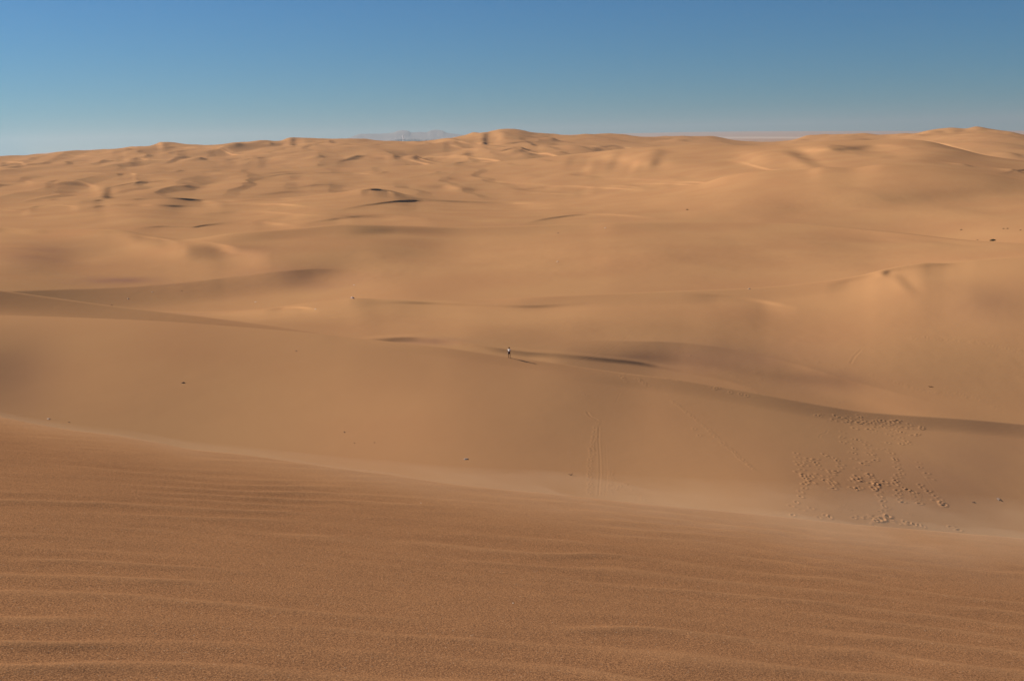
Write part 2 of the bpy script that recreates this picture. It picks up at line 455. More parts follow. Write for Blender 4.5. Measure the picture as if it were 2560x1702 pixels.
# many low overlapping crests of the far country
rl = random.Random(34)
for s_, n_, y0_, y1_, l0_, l1_, h0_, h1_ in ((4, 9, 512, 556, 200, 480, 5, 9), (5, 20, 432, 486, 120, 380, 3.5, 6.5), (6, 34, 366, 412, 70, 260, 2.6, 5)):
    for k_ in range(n_):
        x_ = rl.uniform(-60, 1500 if s_ == 6 else 2500); L_ = rl.uniform(l0_, l1_); y_ = rl.uniform(y0_, y1_); rise = rl.uniform(.015, .045) * L_; dr_ = rl.uniform(-.03, .035) * L_
        line(s_, [(x_, y_ + dr_), (x_ + .25 * L_, y_ - rise * .75 + dr_ * .4), (x_ + .5 * L_, y_ - rise), (x_ + .78 * L_, y_ - rise * .6 - dr_ * .3), (x_ + L_, y_ - dr_ * .5)],
             rl.uniform(h0_, h1_), rl.uniform(.10, .28 if s_ < 6 else .38), rl.uniform(2.5, 4) * h1_, L_ * rl.uniform(.25, .45))
# surface 5 and 6: the far right dunes
tilt(5, 2010, 397, 11, 58, -.19, -64)
tilt(5, 1880, 392, 50, 18, .08, 0)
tilt(5, 2250, 385, 90, 16, .05, 0)
tilt(5, 1560, 400, 60, 14, .06, 0)

RR = RR * np.exp(G); ZZ = ZZ * np.exp(G)
XX = RR * np.sin(AA); YY = RR * np.cos(AA)


# ---- free dune relief of the far country (real heights, grows with distance)
def dunes(x, y, lam, seed, warp=0.35, skew=0.74):
    wx = x / lam + warp * fbm(x / lam / 1.7, y / lam / 2.6, seed, 3)
    ph = wx + 0.22 * y / lam
    s = ph - np.floor(ph)
    up_ = s / skew; dn = (1 - s) / (1 - skew)
    h = np.where(s < skew, up_ * up_ * (3 - 2 * up_) * 0.85 + 0.15 * up_, dn ** 1.15)
    k = np.floor(ph)
    amp = 0.5 + 0.5 * vnoise(k * 3.7 + 0.5, y / lam / 1.6 + k * 7.7, seed + 9)
    a0 = 0.5 + 0.5 * vnoise((k - 1 + 0 * s) * 3.7 + 0.5, y / lam / 1.6 + (k - 1) * 7.7, seed + 9)
    patch = np.clip(fbm(x / lam / 3, y / lam / 4, seed + 21, 2) * 0.8 + 0.5, 0, 1)
    return h * amp * patch


far = np.zeros((NR, 1))
for s_, v_ in ((4, 0.25), (5, 0.7), (6, 1.0), (7, 0.8)):
    k = SEC[:, 0] == s_
    vis = k & (SEC[:, 1] == 0)
    far[vis, 0] = v_ * (0.04 + 0.96 * np.sin(np.pi * np.clip(TT[vis], 0, 1)) ** 0.6)
    hid = k & (SEC[:, 1] == 1)
    far[hid, 0] = v_ * 0.04
rows = np.where(far[:, 0] > 0)[0]; a, b = rows[0], rows[-1] + 1
xx, yy, rr_ = XX[a:b], YY[a:b], RR[a:b]
d = dunes(xx, yy, 190.0, 3) * 18.0 * np.clip((rr_ - 600) / 900, 0, 1) \
    + dunes(xx, yy, 420.0, 5, 0.5) * 30.0 * np.clip((rr_ - 1100) / 1500, 0, 1) \
    + dunes(xx, yy, 75.0, 8, 0.4) * 6.0 * np.clip((rr_ - 600) / 900, 0, 1) \
    + fbm(xx / 300, yy / 500, 31, 4) * 2.5 * np.clip((rr_ - 600) / 900, 0, 1)
calm = 1 - .75 * smooth((PX[a:b] - 1350) / 200) * smooth((2450 - PX[a:b]) / 200) * (SEC[a:b, 0] >= 6)[:, None]
ZZ[a:b] += d * far[a:b] * calm
q_ = (RR[a:b] - c8[0]) / 500.0
ZZ[a:b] += np.where(np.abs(q_) < 3, (fbm(xx / 120, yy / 160, 93, 4) * 3.2 + .0) * np.exp(-q_ * q_), 0)


def mound(px, py, wpx, hpx, elong=1.6, steep=0.55):
    """a small dune: long windward side on the left, short steep slip face on the right"""
    P, k0 = hit(px, py)
    r_ = math.hypot(P.x, P.y); w = wpx * r_ / F; h = 0.55 * hpx * r_ / F
    ra = max(0, k0 - 110); rb = min(NR, k0 + 110)
    dx = XX[ra:rb] - P.x; dy = YY[ra:rb] - P.y
    dx = dx + 0.25 * dy * dy / (w * elong * 2.2)                       # horns trail downwind
    u = dx / w; v = dy / (w * elong)
    f = np.where(u < 0, np.exp(-(u / 1.0) ** 2), np.exp(-(u / steep) ** 2))
    ZZ[ra:rb] += h * f * np.exp(-v * v)


daz_ = daz
AZ0, NF = azf[0], len(azf)
CO = np.searchsorted(AZ, azf[0] - 1e-9)

def hit(px, py):
    az, td = ray(px, py)
    ci = CO + (az - AZ0) / daz
    c0 = int(np.clip(math.floor(ci), 0, NC - 2)); f_ = ci - c0
    rc = RR[:, c0] * (1 - f_) + RR[:, c0 + 1] * f_
    zc = ZZ[:, c0] * (1 - f_) + ZZ[:, c0 + 1] * f_
    t = -zc / rc
    k = np.argmax(t < td)
    if k == 0:
        k = 1
    q = (t[k - 1] - td) / max(1e-9, t[k - 1] - t[k])
    q = min(max(q, 0), 1)
    r_ = rc[k - 1] + (rc[k] - rc[k - 1]) * q
    z_ = zc[k - 1] + (zc[k] - zc[k - 1]) * q
    return Vector((r_ * math.sin(az), r_ * math.cos(az), z_)), k



for q in [(312, 377, 26, 9), (488, 399, 34, 7), (448, 428, 18, 5), (55, 410, 30, 6), (25, 420, 18, 5), (796, 393, 22, 8), (886, 393, 26, 6),
          (1034, 396, 26, 12), (1160, 388, 30, 10), (1280, 381, 34, 7), (1379, 350, 26, 10), (1535, 372, 44, 8), (954, 432, 22, 4),
          (936, 430, 18, 4), (1090, 431, 16, 3), (1214, 411, 30, 4), (2520, 388, 34, 10), (2407, 413, 22, 6), (2535, 428, 22, 7),
          (170, 460, 44, 8), (262, 492, 26, 6), (240, 382, 20, 5), (590, 363, 26, 8), (677, 360, 10, 5), (2290, 340, 24, 6),
          (130, 500, 18, 4), (700, 402, 60, 5), (610, 420, 40, 3), (1700, 352, 40, 7), (2000, 352, 24, 7), (2330, 332, 26, 7),
          (1480, 372, 40, 6), (1370, 392, 60, 6), (1640, 382, 50, 7), (1120, 412, 60, 5), (740, 440, 70, 4), (380, 408, 50, 5)]:
    mound(*q)

# ---- near and middle surfaces: faint long undulations
mid = np.zeros((NR, 1)); mid[(SEC[:, 0] >= 1) & (SEC[:, 0] <= 4)] = 1
env = np.where(SEC[:, 1] == 0, np.sin(np.pi * np.clip(TT, 0, 1)), 0)[:, None] ** 0.7
ZZ += mid * env * (0.16 * fbm(XX / 34, YY / 60, 41, 2) + 0.012 * fbm(XX / 3.2, YY / 5, 47, 2)) * np.clip(RR / 250, .35, 2)

# ---- foreground ripples
k = (SEC[:, 0] == 0)
n0 = k.sum()
x = XX[:n0]; y = YY[:n0]
vv = y + 0.03 * x + 0.012 * x * x
wv = 1.1 * fbm(x / 4.5, y / 2.6, 61, 2) + 0.22 * fbm(x / 0.9, y / 0.7, 67, 2)
ph = vv / 0.41 + wv * 0.8
amp = 0.38 + 0.85 * fbm(x / 1.3, y / 0.7, 71, 3)
fr = ph - np.floor(ph)
rip = (np.exp(-((fr - .5) / np.where(fr < .5, .23, .14)) ** 2) * 2 - .6) * np.clip(amp * 1.1, 0.06, 1.15)
ph2 = (y + 0.18 * x) / 0.31 + 0.5 * fbm(x / 1.1, y / 0.7, 77, 3)
rip2 = np.sin(2 * np.pi * ph2) * np.clip(0.4 + 0.6 * vnoise(x / 0.9, y / 0.6, 79), 0, 1)
edge = np.clip((cr - RR[:n0]) / 1.2, 0, 1)
ZZ[:n0] += edge * (0.0085 * rip + 0.0035 * rip2 + 0.012 * fbm(x / 2.2, y / 1.6, 83, 3)) * np.clip(RR[:n0] / 2.5, 0, 1)

def zat(x, y, k0):
    """ground height near row k0"""
    r_ = math.hypot(x, y); az = math.atan2(x, y)
    c0 = int(np.clip(round(CO + (az - AZ0) / daz), 0, NC - 1))
    a_, b_ = max(0, k0 - 160), min(NR, k0 + 160)
    return float(np.interp(r_, RR[a_:b_, c0], ZZ[a_:b_, c0]))


def stamp(px, py, ln, wd, depth, ang, rim=0.4, P=None):
    """a print or scrape pressed into the sand: pit with a low rim; ang = world heading of its long axis"""
    if P is None:
        P, k0 = hit(px, py)
    else:
        P, k0 = P
    r_ = math.hypot(P.x, P.y)
    ci = int(round(CO + (math.atan2(P.x, P.y) - AZ0) / daz))
    m_ = 1.9 * max(ln, wd)
    dc = int(m_ / (r_ * daz)) + 1
    c_lo, c_hi = max(0, ci - dc), min(NC, ci + dc + 1)
    col = RR[:, min(max(ci, 0), NC - 1)]
    k1 = k0
    while k1 > 0 and k0 - k1 < 60 and abs(col[k1] - r_) < m_: k1 -= 1
    k2 = k0
    while k2 < NR - 1 and k2 - k0 < 60 and abs(col[k2] - r_) < m_: k2 += 1
    sl = (slice(k1, k2 + 1), slice(c_lo, c_hi))
    dx = XX[sl] - P.x; dy = YY[sl] - P.y
    u = (dx * math.sin(ang) + dy * math.cos(ang)) / ln
    v = (dx * math.cos(ang) - dy * math.sin(ang)) / wd
    q = np.sqrt(u * u + v * v)
    ZZ[sl] += 0.33 * depth * (-0.75 * np.exp(-(q * 1.25) ** 2.2) + 2.2 * rim * np.exp(-((q - 1.2) / 0.42) ** 2))


rng = random.Random(5)


def conv(ox, oy, k, pts):
    return [(ox + x * k, oy + y * k) for x, y in pts]


def trail(pts, step, size, depth, jit=3.0, wide=1.0):
    """footprints along a photo line, step in photo pixels"""
    if size < .3: size *= 1.2; depth *= 1.15
    acc = 0
    for (x0_, y0_), (x1_, y1_) in zip(pts[:-1], pts[1:]):
        L_ = math.hypot(x1_ - x0_, y1_ - y0_); t_ = acc
        while t_ < L_:
            f_ = t_ / L_
            stamp(x0_ + (x1_ - x0_) * f_ + rng.gauss(0, jit), y0_ + (y1_ - y0_) * f_ + rng.gauss(0, jit * .6),
                  size * rng.uniform(.8, 1.35), size * wide * rng.uniform(.5, .75), depth * rng.uniform(.6, 1.3), rng.uniform(-1.2, 1.2))
            t_ += step * rng.uniform(.7, 1.3)
        acc = t_ - L_


def groove(pts, width, depth):
    """a continuous scrape or board track"""
    depth *= 1.3
    W3 = []
    for (x0_, y0_), (x1_, y1_) in zip(pts[:-1], pts[1:]):
        n_ = max(2, int(math.hypot(x1_ - x0_, y1_ - y0_) / 2.2))
        for k_ in range(n_):
            W3.append(hit(x0_ + (x1_ - x0_) * k_ / n_, y0_ + (y1_ - y0_) * k_ / n_))
    for k_ in range(len(W3) - 1):
        d_ = W3[k_ + 1][0] - W3[k_][0]
        n_ = max(1, int(math.hypot(d_.x, d_.y) / (width * 1.1)))
        for j_ in range(min(n_, 6)):
            p_ = W3[k_][0] + d_ * (j_ / n_)
            stamp(0, 0, max(width, math.hypot(d_.x, d_.y) / n_ * .9), width, depth * .62, math.atan2(d_.x, d_.y), .14, (p_, W3[k_][1]))


def field(poly, n, size, depth):
    xs = [p[0] for p in poly]; ys = [p[1] for p in poly]; c_ = 0
    while c_ < n:
        x_, y_ = rng.uniform(min(xs), max(xs)), rng.uniform(min(ys), max(ys))
        ins = False; j_ = len(poly) - 1
        for i_ in range(len(poly)):
            if (ys[i_] > y_) != (ys[j_] > y_) and x_ < (xs[j_] - xs[i_]) * (y_ - ys[i_]) / (ys[j_] - ys[i_]) + xs[i_]: ins = not ins
            j_ = i_
        if ins:
            s_ = size * .9 * rng.choice([.5, .7, 1, 1, 1.3])
            stamp(x_, y_, s_ * rng.uniform(.8, 1.4), s_ * rng.uniform(.5, .8), depth * s_ / size * rng.uniform(.7, 1.2), rng.uniform(-1.3, 1.3)); c_ += 1


A_ = lambda p: conv(1950, 980, .2586, p)
field(A_([(290, 195), (560, 235), (800, 225), (1180, 270), (1400, 320), (1260, 520), (1120, 500), (1000, 400), (830, 410), (640, 330), (400, 250)]), 105, .36, .13)
field(A_([(690, 830), (820, 770), (1040, 850), (1030, 1020), (930, 1030), (880, 910), (760, 930), (700, 970)]), 52, .40, .16)
field(A_([(210, 620), (290, 640), (340, 880), (220, 880)]), 24, .38, .14)
field(A_([(480, 740), (580, 760), (560, 900), (480, 900)]), 13, .38, .14)
field(A_([(1090, 790), (1200, 780), (1220, 930), (1100, 910)]), 15, .38, .14)
field(A_([(1260, 950), (1350, 960), (1380, 1100), (1290, 1060)]), 14, .34, .12)
field(A_([(1460, 970), (1560, 1030), (1600, 1110), (1500, 1060)]), 9, .42, .13)
field(A_([(880, 1190), (1130, 1200), (1150, 1270), (900, 1290)]), 18, .42, .15)
for pl, st in (([(170, 590), (190, 710), (250, 870), (200, 980), (150, 1080), (100, 1150)], 12), ([(350, 650), (380, 740), (400, 850), (430, 890)], 10),
               ([(450, 600), (550, 645), (600, 700), (540, 760)], 11), ([(720, 540), (700, 600), (740, 640)], 9), ([(860, 510), (860, 600), (930, 640), (800, 690), (740, 760)], 11),
               ([(1030, 550), (1130, 650), (1120, 710), (1180, 770)], 11), ([(1200, 930), (1320, 975)], 9), ([(1150, 950), (1130, 1010), (1210, 1070)], 9),
               ([(1330, 680), (1390, 750), (1490, 855)], 16), ([(1360, 890), (1420, 940), (1470, 990)], 14), ([(640, 490), (740, 450), (800, 480)], 11),
               ([(130, 1185), (260, 1110), (320, 1130)], 20), ([(380, 1210), (460, 1200), (520, 1230)], 18), ([(730, 1215), (840, 1205)], 14), ([(1210, 1250), (1300, 1285), (1390, 1290)], 12),
               ([(1650, 1300), (1730, 1338)], 9), ([(980, 1060), (1030, 1130), (960, 1160)], 12), ([(900, 590), (1080, 480)], 20), ([(620, 380), (610, 450)], 9), ([(500, 930), (590, 930)], 10)):
    trail(A_(pl), st, .38, .14)
for pl in ([(440, 290), (330, 310), (290, 370)], [(150, 300), (170, 360), (240, 430)], [(600, 780), (640, 900), (640, 1020), (560, 1150)], [(420, 1150), (640, 1100), (700, 1150)],
           [(620, 640), (700, 690)], [(1240, 1180), (1310, 1190)], [(380, 640), (320, 680), (340, 780)], [(1420, 1180), (1560, 1190)]):
    trail(A_(pl), 7, .16, .05)
groove(A_([(1180, 600), (1300, 710), (1400, 830), (1520, 990), (1600, 1090), (1700, 1190)]), .16, .06)
groove(A_([(465, 362), (445, 398), (392, 410), (380, 440), (432, 476)]), .20, .09)
B_ = lambda p: conv(1400, 900, .287, p)
trail(B_([(980, 355), (1180, 515), (1300, 610), (1430, 735), (1520, 805), (1600, 880), (1695, 952)]), 4.5, .20, .08, 1.2)
trail(B_([(1695, 952), (1820, 1040), (1930, 1115)]), 8, .13, .04, 1.2)
groove(B_([(238, 455), (262, 490), (300, 508), (342, 527)]), .28, .12)
groove(B_([(340, 585), (337, 700), (347, 850), (350, 1000), (335, 1190)]), .17, .08)
groove(B_([(398, 735), (408, 950), (408, 1050), (392, 1195)]), .12, .05)
groove(B_([(524, 285), (487, 362)]), .16, .06); groove(B_([(524, 800), (490, 930)]), .10, .03)
trail(B_([(320, 555), (302, 620), (296, 690), (285, 745), (272, 810), (265, 880), (256, 930), (262, 1015), (265, 1175)]), 6.5, .21, .09, 1.4)
trail(B_([(436, 950), (455, 1030), (432, 1100), (438, 1165)]), 5, .17, .07, 2.2)
trail(B_([(475, 1125), (540, 1085), (600, 1080), (660, 1150), (745, 1225)]), 6, .18, .07, 1.5); trail(B_([(555, 1130), (640, 1200)]), 8, .16, .06, 1.5)
trail(B_([(540, 130), (580, 205)]), 4, .22, .08, 2); trail(B_([(680, 160), (770, 226)]), 5, .22, .08, 2); trail(B_([(188, 235), (190, 300), (270, 312)]), 7, .18, .06, 2)
trail(B_([(1325, 238), (1395, 250)]), 4, .30, .10, 1.5)
for q in ((1485, 280), (1572, 295), (1628, 309), (940, 160), (1035, 175), (1170, 598), (1213, 656)):
    x_, y_ = B_([q])[0]; stamp(x_, y_, .34, .22, .12, .3)
D_ = lambda p: conv(1280, 560, .2713, p)
trail(D_([(140, 1160), (250, 1130), (380, 1080), (470, 1030), (550, 955), (612, 890), (600, 840)]), 4.5, .24, .08, 1.5)
trail(D_([(490, 895), (460, 970), (440, 1000)]), 4, .24, .08, 1.5); trail(D_([(1170, 830), (1260, 880), (1295, 950)]), 5, .22, .07, 2.5)
groove(D_([(930, 890), (935, 990), (880, 1090), (770, 1195), (560, 1290)]), .30, .07)
groove(D_([(1105, 985), (1010, 1090), (900, 1170), (690, 1250)]), .30, .07)
field(D_([(1150, 1150), (1350, 1170), (1400, 1260), (1200, 1240)]), 34, .22, .06)
trail(D_([(1480, 1160), (1600, 1195), (1720, 1240)]), 5, .35, .09, 2)
trail(D_([(1880, 1320), (2000, 1380), (2120, 1440), (2240, 1520)]), 5, .35, .09, 2.5)
E_ = lambda p: conv(1700, 640, .3646, p)
groove(E_([(1242, 643), (1196, 690), (1165, 745)]), .45, .14)
groove(E_([(415, 912), (465, 860)]), .22, .08)
trail(E_([(700, 690), (1000, 740), (1270, 810), (1500, 870), (1700, 930), (2000, 960), (2200, 1060)]), 5, .34, .07, 4)
trail(E_([(1570, 555), (1800, 575), (2030, 590), (2340, 655)]), 5, .42, .10, 3)
field(E_([(470, 770), (620, 800), (640, 930), (520, 940), (480, 860)]), 42, .26, .09)
field(E_([(700, 780), (880, 840), (1120, 960), (1120, 1030), (860, 990), (700, 860)]), 60, .24, .07)
trail(E_([(1500, 90), (1560, 60)]), 5, .4, .1, 2)
trail(E_([(180, 200), (330, 150)]), 7, .4, .08, 2)
H_ = lambda p: conv(0, 900, .3646, p)
trail(H_([(100, 380), (230, 372), (360, 351), (500, 330), (640, 302), (760, 275), (870, 247), (1010, 212), (1110, 190)]), 7.5, .17, .04, .8)
groove(H_([(1132, 530), (1290, 455), (1420, 390), (1545, 318)]), .17, .07)
I_ = lambda p: conv(850, 280, .3646, p)
trail(I_([(740, 725), (900, 728), (1040, 738), (1180, 735), (1300, 738)]), 5, 1.0, .22, 2.5)
trail(conv(1700, 280, .3646, [(1740, 915), (1880, 940), (2020, 960)]), 6, .9, .22, 3)
groove(conv(1700, 280, .3646, [(1000, 720), (1060, 775)]), .8, .16); groove(conv(1700, 280, .3646, [(1065, 690), (1105, 770)]), .8, .16)
groove(conv(1700, 280, .3646, [(990, 865), (940, 910), (860, 940)]), .6, .12)


# ------------------------------------------------------------ materials
def mat(name, col, rough=0.8, **kw):
    mt = bpy.data.materials.new(name); mt.use_nodes = True
    b = mt.node_tree.nodes["Principled BSDF"]
    b.inputs["Base Color"].default_value = (*col, 1); b.inputs["Roughness"].default_value = rough
    b.inputs["Specular IOR Level"].default_value = kw.get("spec", 0.3)
    n = mt.node_tree.nodes.new("ShaderNodeTexNoise"); n.inputs["Scale"].default_value = kw.get("scale", 14)
    n.inputs["Detail"].default_value = 5
    tc = mt.node_tree.nodes.new("ShaderNodeTexCoord")
    mt.node_tree.links.new(tc.outputs["Object"], n.inputs["Vector"])
    r_ = mt.node_tree.nodes.new("ShaderNodeValToRGB")
    v = kw.get("var", 0.25)
    r_.color_ramp.elements[0].position = 0.3; r_.color_ramp.elements[1].position = 0.7
    r_.color_ramp.elements[0].color = (*[c * (1 - v) for c in col], 1)
    r_.color_ramp.elements[1].color = (*[min(1, c * (1 + v)) for c in col], 1)
    mt.node_tree.links.new(n.outputs["Fac"], r_.inputs[0]); mt.node_tree.links.new(r_.outputs[0], b.inputs["Base Color"])
    return mt


def sand_material():
    mt = bpy.data.materials.new("sand"); mt.use_nodes = True
    t = mt.node_tree; N = t.nodes; Lk = t.links
    b = N["Principled BSDF"]; b.inputs["Roughness"].default_value = 1.0
    b.inputs["Specular IOR Level"].default_value = 0.0
    b.inputs["Diffuse Roughness"].default_value = 0.0
    geo = N.new("ShaderNodeNewGeometry")

    def noise(scale, detail, vec=None, rough=0.5):
        n = N.new("ShaderNodeTexNoise"); n.inputs["Scale"].default_value = scale
        n.inputs["Detail"].default_value = detail; n.inputs["Roughness"].default_value = rough
        Lk.new(vec if vec else geo.outputs["Position"], n.inputs["Vector"]); return n

    def mix(fac, a, c):
        n = N.new("ShaderNodeMix"); n.data_type = 'RGBA'
        for s_, v in ((0, fac), (6, a), (7, c)):
            if isinstance(v, (tuple, float)):
                n.inputs[s_].default_value = v
            else:
                Lk.new(v, n.inputs[s_])
        return n.outputs[2]

    def rng(src, a_, b_, c_=0.0, d_=1.0):
        n = N.new("ShaderNodeMapRange"); Lk.new(src, n.inputs[0])
        for i_, v in zip((1, 2, 3, 4), (a_, b_, c_, d_)): n.inputs[i_].default_value = v
        return n.outputs[0]

    at = N.new("ShaderNodeAttribute"); at.attribute_name = "kind_shade"      # R coarse sand, G red garnet sand and painted dune-face shade, B pale dust/gravel
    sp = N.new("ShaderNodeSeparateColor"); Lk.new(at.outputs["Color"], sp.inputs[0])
    big = noise(0.02, 4)
    fine = mix(rng(big.outputs["Fac"], 0.35, 0.65), (0.418, 0.216, 0.101, 1), (0.446, 0.240, 0.110, 1))
    # coarse lag sand: individual pale and dark grains
    g1 = noise(120, 2); g2 = noise(48, 4, rough=0.75)
    coarse = mix(rng(g1.outputs["Fac"], 0.40, 0.60), (0.180, 0.086, 0.042, 1), (0.385, 0.186, 0.082, 1))
    coarse = mix(rng(g2.outputs["Fac"], 0.58, 0.72, 0, 0.75), coarse, (0.13, 0.085, 0.052, 1))
    g3 = noise(85, 1)
    coarse = mix(rng(g3.outputs["Fac"], 0.70, 0.78, 0, 0.8), coarse, (0.50, 0.36, 0.24, 1))
    col = mix(sp.outputs[0], fine, coarse)
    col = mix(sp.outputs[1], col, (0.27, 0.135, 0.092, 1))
    col = mix(sp.outputs[2], col, (0.66, 0.52, 0.41, 1))
    Lk.new(col, b.inputs["Base Color"])
    # micro relief: wind ripples too fine for the mesh, plus grain
    mp = N.new("ShaderNodeMapping"); mp.inputs["Scale"].default_value = (0.35, 1.0, 1.0); Lk.new(geo.outputs["Position"], mp.inputs[0])
    w = N.new("ShaderNodeTexNoise"); w.inputs["Scale"].default_value = 2.2; w.inputs["Detail"].default_value = 6
    Lk.new(mp.outputs[0], w.inputs["Vector"])
    bu = N.new("ShaderNodeBump"); bu.inputs["Strength"].default_value = 0.25; bu.inputs["Distance"].default_value = 0.09
    Lk.new(w.outputs["Fac"], bu.inputs["Height"])
    bu2 = N.new("ShaderNodeBump"); bu2.inputs["Distance"].default_value = 0.004
    Lk.new(g2.outputs["Fac"], bu2.inputs["Height"]); Lk.new(bu.outputs[0], bu2.inputs["Normal"])
    Lk.new(sp.outputs[0], bu2.inputs["Strength"])
    Lk.new(bu2.outputs[0], b.inputs["Normal"])
    return mt


def grid_mesh(name, X, Y, Z, attr=None, close=False):
    nr, nc = X.shape
    me = bpy.data.meshes.new(name)
    co = np.stack([X, Y, Z], -1).reshape(-1, 3).astype(np.float32)
    i = np.arange(nr - 1)[:, None]; j = np.arange(nc if close else nc - 1)[None, :]
    j2 = (j + 1) % nc
    f = np.stack([i * nc + j, i * nc + j2, (i + 1) * nc + j2, (i + 1) * nc + j], -1).reshape(-1, 4)
    me.vertices.add(len(co)); me.vertices.foreach_set("co", co.ravel())
    me.loops.add(f.size); me.loops.foreach_set("vertex_index", f.ravel().astype(np.int32))
    me.polygons.add(len(f)); me.polygons.foreach_set("loop_start", np.arange(0, f.size, 4, dtype=np.int32))
    me.polygons.foreach_set("use_smooth", np.ones(len(f), bool))
    me.update(calc_edges=True)
    if attr is not None:
        a = me.color_attributes.new("kind_shade", 'FLOAT_COLOR', 'POINT')
        a.data.foreach_set("color", attr.reshape(-1).astype(np.float32))
    o = bpy.data.objects.new(name, me); C.objects.link(o)
    return o


kx = np.zeros(RR.shape + (4,)); kx[..., 3] = 1
s0 = (SEC[:, 0] == 0)
edge = smooth((cr - RR) / 3.0)
kx[..., 0] = np.where(s0[:, None], 0.45 + 0.5 * edge, 0)
kx[:n0, :, 0] = np.clip(kx[:n0, :, 0] - 0.15 * rip - 0.06 * rip2, 0, 1)
# ragged patches: red garnet sand, and dune-face shade deepened in that colour
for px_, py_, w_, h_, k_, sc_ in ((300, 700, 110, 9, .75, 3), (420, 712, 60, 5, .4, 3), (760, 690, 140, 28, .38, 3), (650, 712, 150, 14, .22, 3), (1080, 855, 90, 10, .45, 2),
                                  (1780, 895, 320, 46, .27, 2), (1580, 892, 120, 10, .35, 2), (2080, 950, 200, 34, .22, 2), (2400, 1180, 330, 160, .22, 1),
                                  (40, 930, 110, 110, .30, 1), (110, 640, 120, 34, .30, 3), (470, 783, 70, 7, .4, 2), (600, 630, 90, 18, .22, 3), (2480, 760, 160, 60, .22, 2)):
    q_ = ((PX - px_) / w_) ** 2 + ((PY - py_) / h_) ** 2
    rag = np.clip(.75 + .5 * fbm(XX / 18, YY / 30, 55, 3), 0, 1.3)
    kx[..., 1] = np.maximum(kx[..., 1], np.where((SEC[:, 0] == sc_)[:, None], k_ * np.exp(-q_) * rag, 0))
plain = np.clip((RR - 4500) / 900, 0, 1) * (SEC[:, 0] >= 7)[:, None]
pan = np.exp(-(((PX - 1880) / 170) ** 4)) * np.exp(-(((PY - 344.5) / 2.2) ** 4))          # pale salt pan on the gravel plain
kx[..., 2] = np.maximum(kx[..., 2], plain * (.12 + .5 * pan)); kx[..., 1] = np.where(plain > 0, .30 * plain * (1 - pan), kx[..., 1])
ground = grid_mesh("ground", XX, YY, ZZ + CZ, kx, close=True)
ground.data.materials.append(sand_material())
ground["kind"] = "structure"


def put(o, label=None, cat=None, group=None, kind=None):
    if label: o["label"] = label
    if cat: o["category"] = cat
    if group: o["group"] = group
    if kind: o["kind"] = kind
    return o


def mesh_obj(name, bm, m, parent=None, smooth_=True):
    me = bpy.data.meshes.new(name); bm.to_mesh(me); bm.free()
    if smooth_:
        me.polygons.foreach_set("use_smooth", [True] * len(me.polygons))
    if m: me.materials.append(m)
    o = bpy.data.objects.new(name, me); C.objects.link(o)
    if parent: o.parent = parent
    return o


def place(px, py, sink=0.0):
    P, k_ = hit(px, py)
    return Vector((P.x, P.y, P.z + CZ - sink))


# ------------------------------------------------------------ stones, clods and sticks on the sand
M_dark = mat("dark_stone", (0.035, 0.018, 0.014), .8)
M_pale = mat("pale_stone", (0.62, 0.50, 0.38), .8)
M_grey = mat("grey_stone", (0.34, 0.27, 0.22), .85)
M_slab = mat("weathered_slab", (0.24, 0.17, 0.13), .9)
M_brown = mat("brown_clod", (0.16, 0.085, 0.05), .95)
M_slab2 = mat("tan_stone", (0.42, 0.29, 0.20), .9)
M_wood = mat("dry_wood", (0.10, 0.05, 0.03), .9)


def stone(px, py, size, flat, m, label, name="stone", group=None, long_=1.3, seed=1):
    bm = bmesh.new(); bmesh.ops.create_icosphere(bm, subdivisions=3, radius=1.0)
    rg = random.Random(seed); off = Vector((rg.uniform(0, 50), rg.uniform(0, 50), rg.uniform(0, 50)))
    for v in bm.verts:
        n_ = mnoise.noise(v.co * 1.1 + off) * .35 + mnoise.noise(v.co * 2.7 + off) * .16
        c_ = mnoise.cell(v.co * 1.3 + off) * .12
        v.co *= 1 + n_ + c_
        v.co.x *= long_; v.co.z *= flat
        v.co *= size
    o = mesh_obj(name, bm, m, smooth_=False)
    o.location = place(px, py, size * flat * .25); o.rotation_euler = (rg.uniform(-.1, .1), rg.uniform(-.1, .1), rg.uniform(0, 3))
    return put(o, label, "stone" if name != "sand_clod" else "clod", group)


stone(458, 957, .22, .75, M_dark, "dark brown stone with a pointed shadow alone on the left of the near slope", seed=3)
stone(320, 747, .30, .8, M_pale, "white stone with a dark shadow on the far left slope under the ridge", seed=4)
stone(279, 763, .26, .6, M_brown, "small dark stone on the edge of the left ridge below the white stone", seed=5)
stone(120, 1047, .22, .3, M_slab2, "flat pale stone near the foreground crest at far left", seed=6)
stone(172, 1055, .12, .5, M_brown, "small brown stone just right of the flat pale stone", seed=7)
stone(1165, 1147, .22, .6, M_grey, "light grey stone on the bare near slope, right of the middle dark specks", seed=8)
stone(861, 1080, .11, .7, M_dark, "tiny dark pebble, highest of three near the slope centre", seed=9, group="dark pebbles")
stone(886, 1107, .08, .7, M_dark, "tiny dark pebble, middle one of three near the slope centre", seed=10, group="dark pebbles")
stone(936, 1106, .08, .7, M_dark, "tiny dark pebble, rightmost of three near the slope centre", seed=11, group="dark pebbles")
stone(2494, 1248, .26, .07, M_slab, "flat bluish grey slab half buried at the right edge of the near slope", seed=12, long_=2.2)
stone(2504, 1252, .12, .9, M_dark, "small dark stone at the lower end of the grey slab", seed=13)
stone(2433, 1255, .20, .5, M_brown, "brown clod of sand left of the grey slab", name="sand_clod", seed=14)
stone(1873, 722, .36, .6, M_pale, "pale pebble on the crest line of the long right ridge", seed=15)
stone(1394, 654, .42, .7, M_pale, "pale pebble in the middle of the second basin", seed=16)
